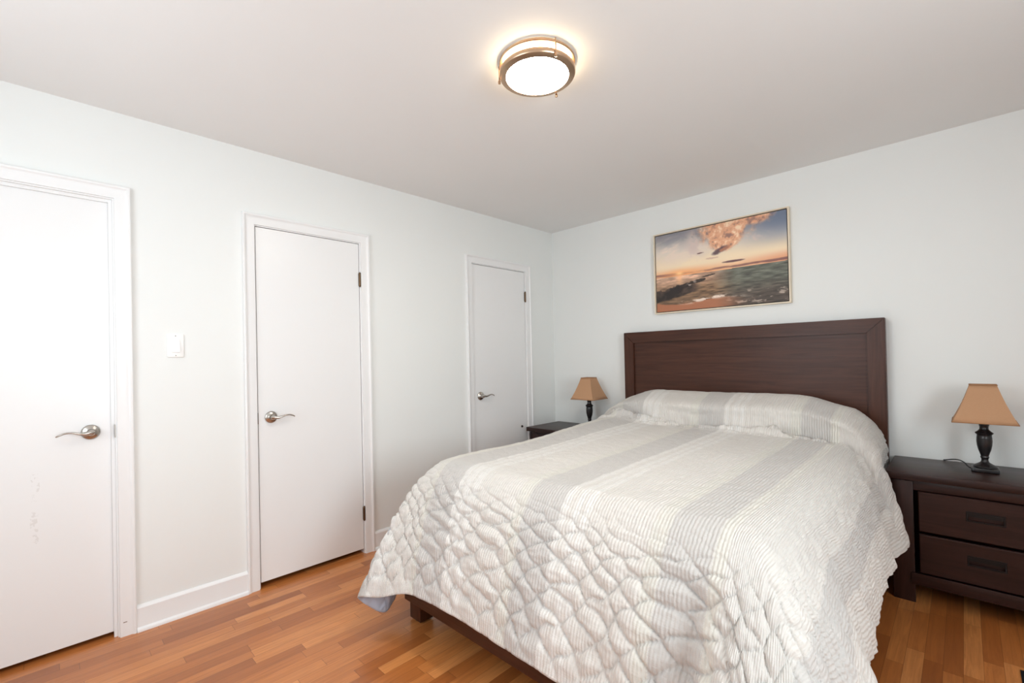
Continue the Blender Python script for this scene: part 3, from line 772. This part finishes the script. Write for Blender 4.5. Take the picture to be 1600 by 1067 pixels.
    seac = lerp(C(196, 158, 134), C(120, 94, 72), sstep(0, .5, t2))
    teal = lerp(C(96, 98, 88), C(80, 70, 62), sstep(.25, .85, t2))
    k_ = sstep(.42, .66, uu+.15*(wv_-.5))
    seac = seac+(teal-seac)*k_[..., None]
    seac = over(seac, C(70, 60, 54), sstep(.55, 1., uu)*sstep(.35, .8, t2)*.6)
    seac = seac*(.55+.9*wv_)[..., None]
    seac = over(seac, C(250, 190, 140), np.exp(-((uu-.205)/.025)**2)*sstep(.35, 0, t2)*.8)
    seac = over(seac, C(168, 128, 92), np.exp(-(((uu-.47)/.14)**2+((ww-.78)/.10)**2))*.5*sstep(.4, .7, wv_+.15))
    # foam crests
    fm = fbm(x_*9, y_*30, 5, 127, .65)
    seac = over(seac, C(196, 178, 164), sstep(.60, .74, fm)*sstep(.5, .72, t2)*sstep(.38, .6, uu)*.75)
    img = np.where(sea[..., None], seac, img)
    # sand
    edge_ = .885+.035*np.sin(uu*8)+.10*np.clip(uu-.25, 0, 1)+.02*(fm-.5)
    sand = sstep(edge_-.006, edge_+.012, ww)*sstep(.78, .45, uu)
    img = over(img, C(165, 106, 76)*1.0, sand)
    img = over(img, C(225, 205, 190), np.exp(-((ww-edge_+.012)/.020)**2)*sstep(.17, .26, uu)*sstep(.85, .4, uu)*sstep(.42, .60, fm+.05)*1.3)
    # rocks
    rk = fbm(x_*9+2, y_*11, 5, 141, .6)
    top_ = .735-.10*np.clip(uu/.3, 0, 1)+.10*(rk-.5)
    bot_ = .88-.10*np.clip(uu/.36, 0, 1)+.04*(rk-.5)
    rm = sstep(top_-.006, top_+.01, ww)*sstep(bot_+.012, bot_-.012, ww)*sstep(.37, .30, uu+.08*(rk-.5))
    rm = np.maximum(rm, sstep(.5, .62, np.exp(-(((uu-.36)/.08)**2+((ww-.655+.25*(uu-.36))/.028)**2))*(.55+.8*rk)))
    rm = np.maximum(rm, sstep(.5, .62, np.exp(-(((uu-.44)/.07)**2+((ww-.605+.20*(uu-.44))/.010)**2))*(.6+.7*rk)))
    rc_ = lerp(C(38, 30, 28), C(78, 62, 54), sstep(.4, .75, n3))
    img = img+(rc_-img)*rm[..., None]
    img = over(img, C(205, 190, 180), sstep(.66, .78, fbm(x_*16, y_*26, 4, 151))*np.exp(-(((uu-.30)/.07)**2+((ww-.68)/.05)**2))*.8)
    return np.clip(img*1.04, 0, 255)/255
im = art()
lin = np.where(im <= .04045, im/12.92, ((im+.055)/1.055)**2.4)
cxo, czo = pic.location.x, pic.location.z
pts = np.stack([cx0+uu*(cx1-cx0)-cxo, np.full_like(uu, cyf), cz1-ww*(cz1-cz0)-czo], -1).reshape(-1, 3)
ix = np.arange(nx_*nz_).reshape(nz_, nx_)
F = np.stack([ix[:-1, :-1], ix[1:, :-1], ix[1:, 1:], ix[:-1, 1:]], -1).reshape(-1, 4)
me = bpy.data.meshes.new('canvas'); me.from_pydata(pts.tolist(), [], F.tolist())
ca = me.color_attributes.new('print', 'FLOAT_COLOR', 'POINT')
ca.data.foreach_set('color', np.concatenate([lin.reshape(-1, 3), np.ones((nx_*nz_, 1))], 1).reshape(-1).astype(np.float32))
k = NT('printed_canvas'); at = k.n('ShaderNodeVertexColor', layer_name='print')
k.P(Base_Color=at.outputs[0], Roughness=.55); k.bump(k.noise(k.coord('Object'), 900, 1), .05, .0005)
me.materials.append(k.m)
o = bpy.data.objects.new('canvas', me); COL.objects.link(o); o.parent = pic

# ------------------------------------------------------------------ floor register (black, at the right edge)
rg = thing('floor_register', (3.01, -.94, 0), 'black metal floor register by the right edge of the photo', 'floor register')
MB().box(2.955, 3.065, -1.10, -.822, .0, .004, .001, 1).build('face_plate', M['black'], rg, 0)
lv = MB()
for j in range(11):
    y_ = -1.085+j*.0245; lv.box(2.968, 3.052, y_, y_+.014, .0041, .0065)
lv.build('louvre', M['black'], rg, 0)
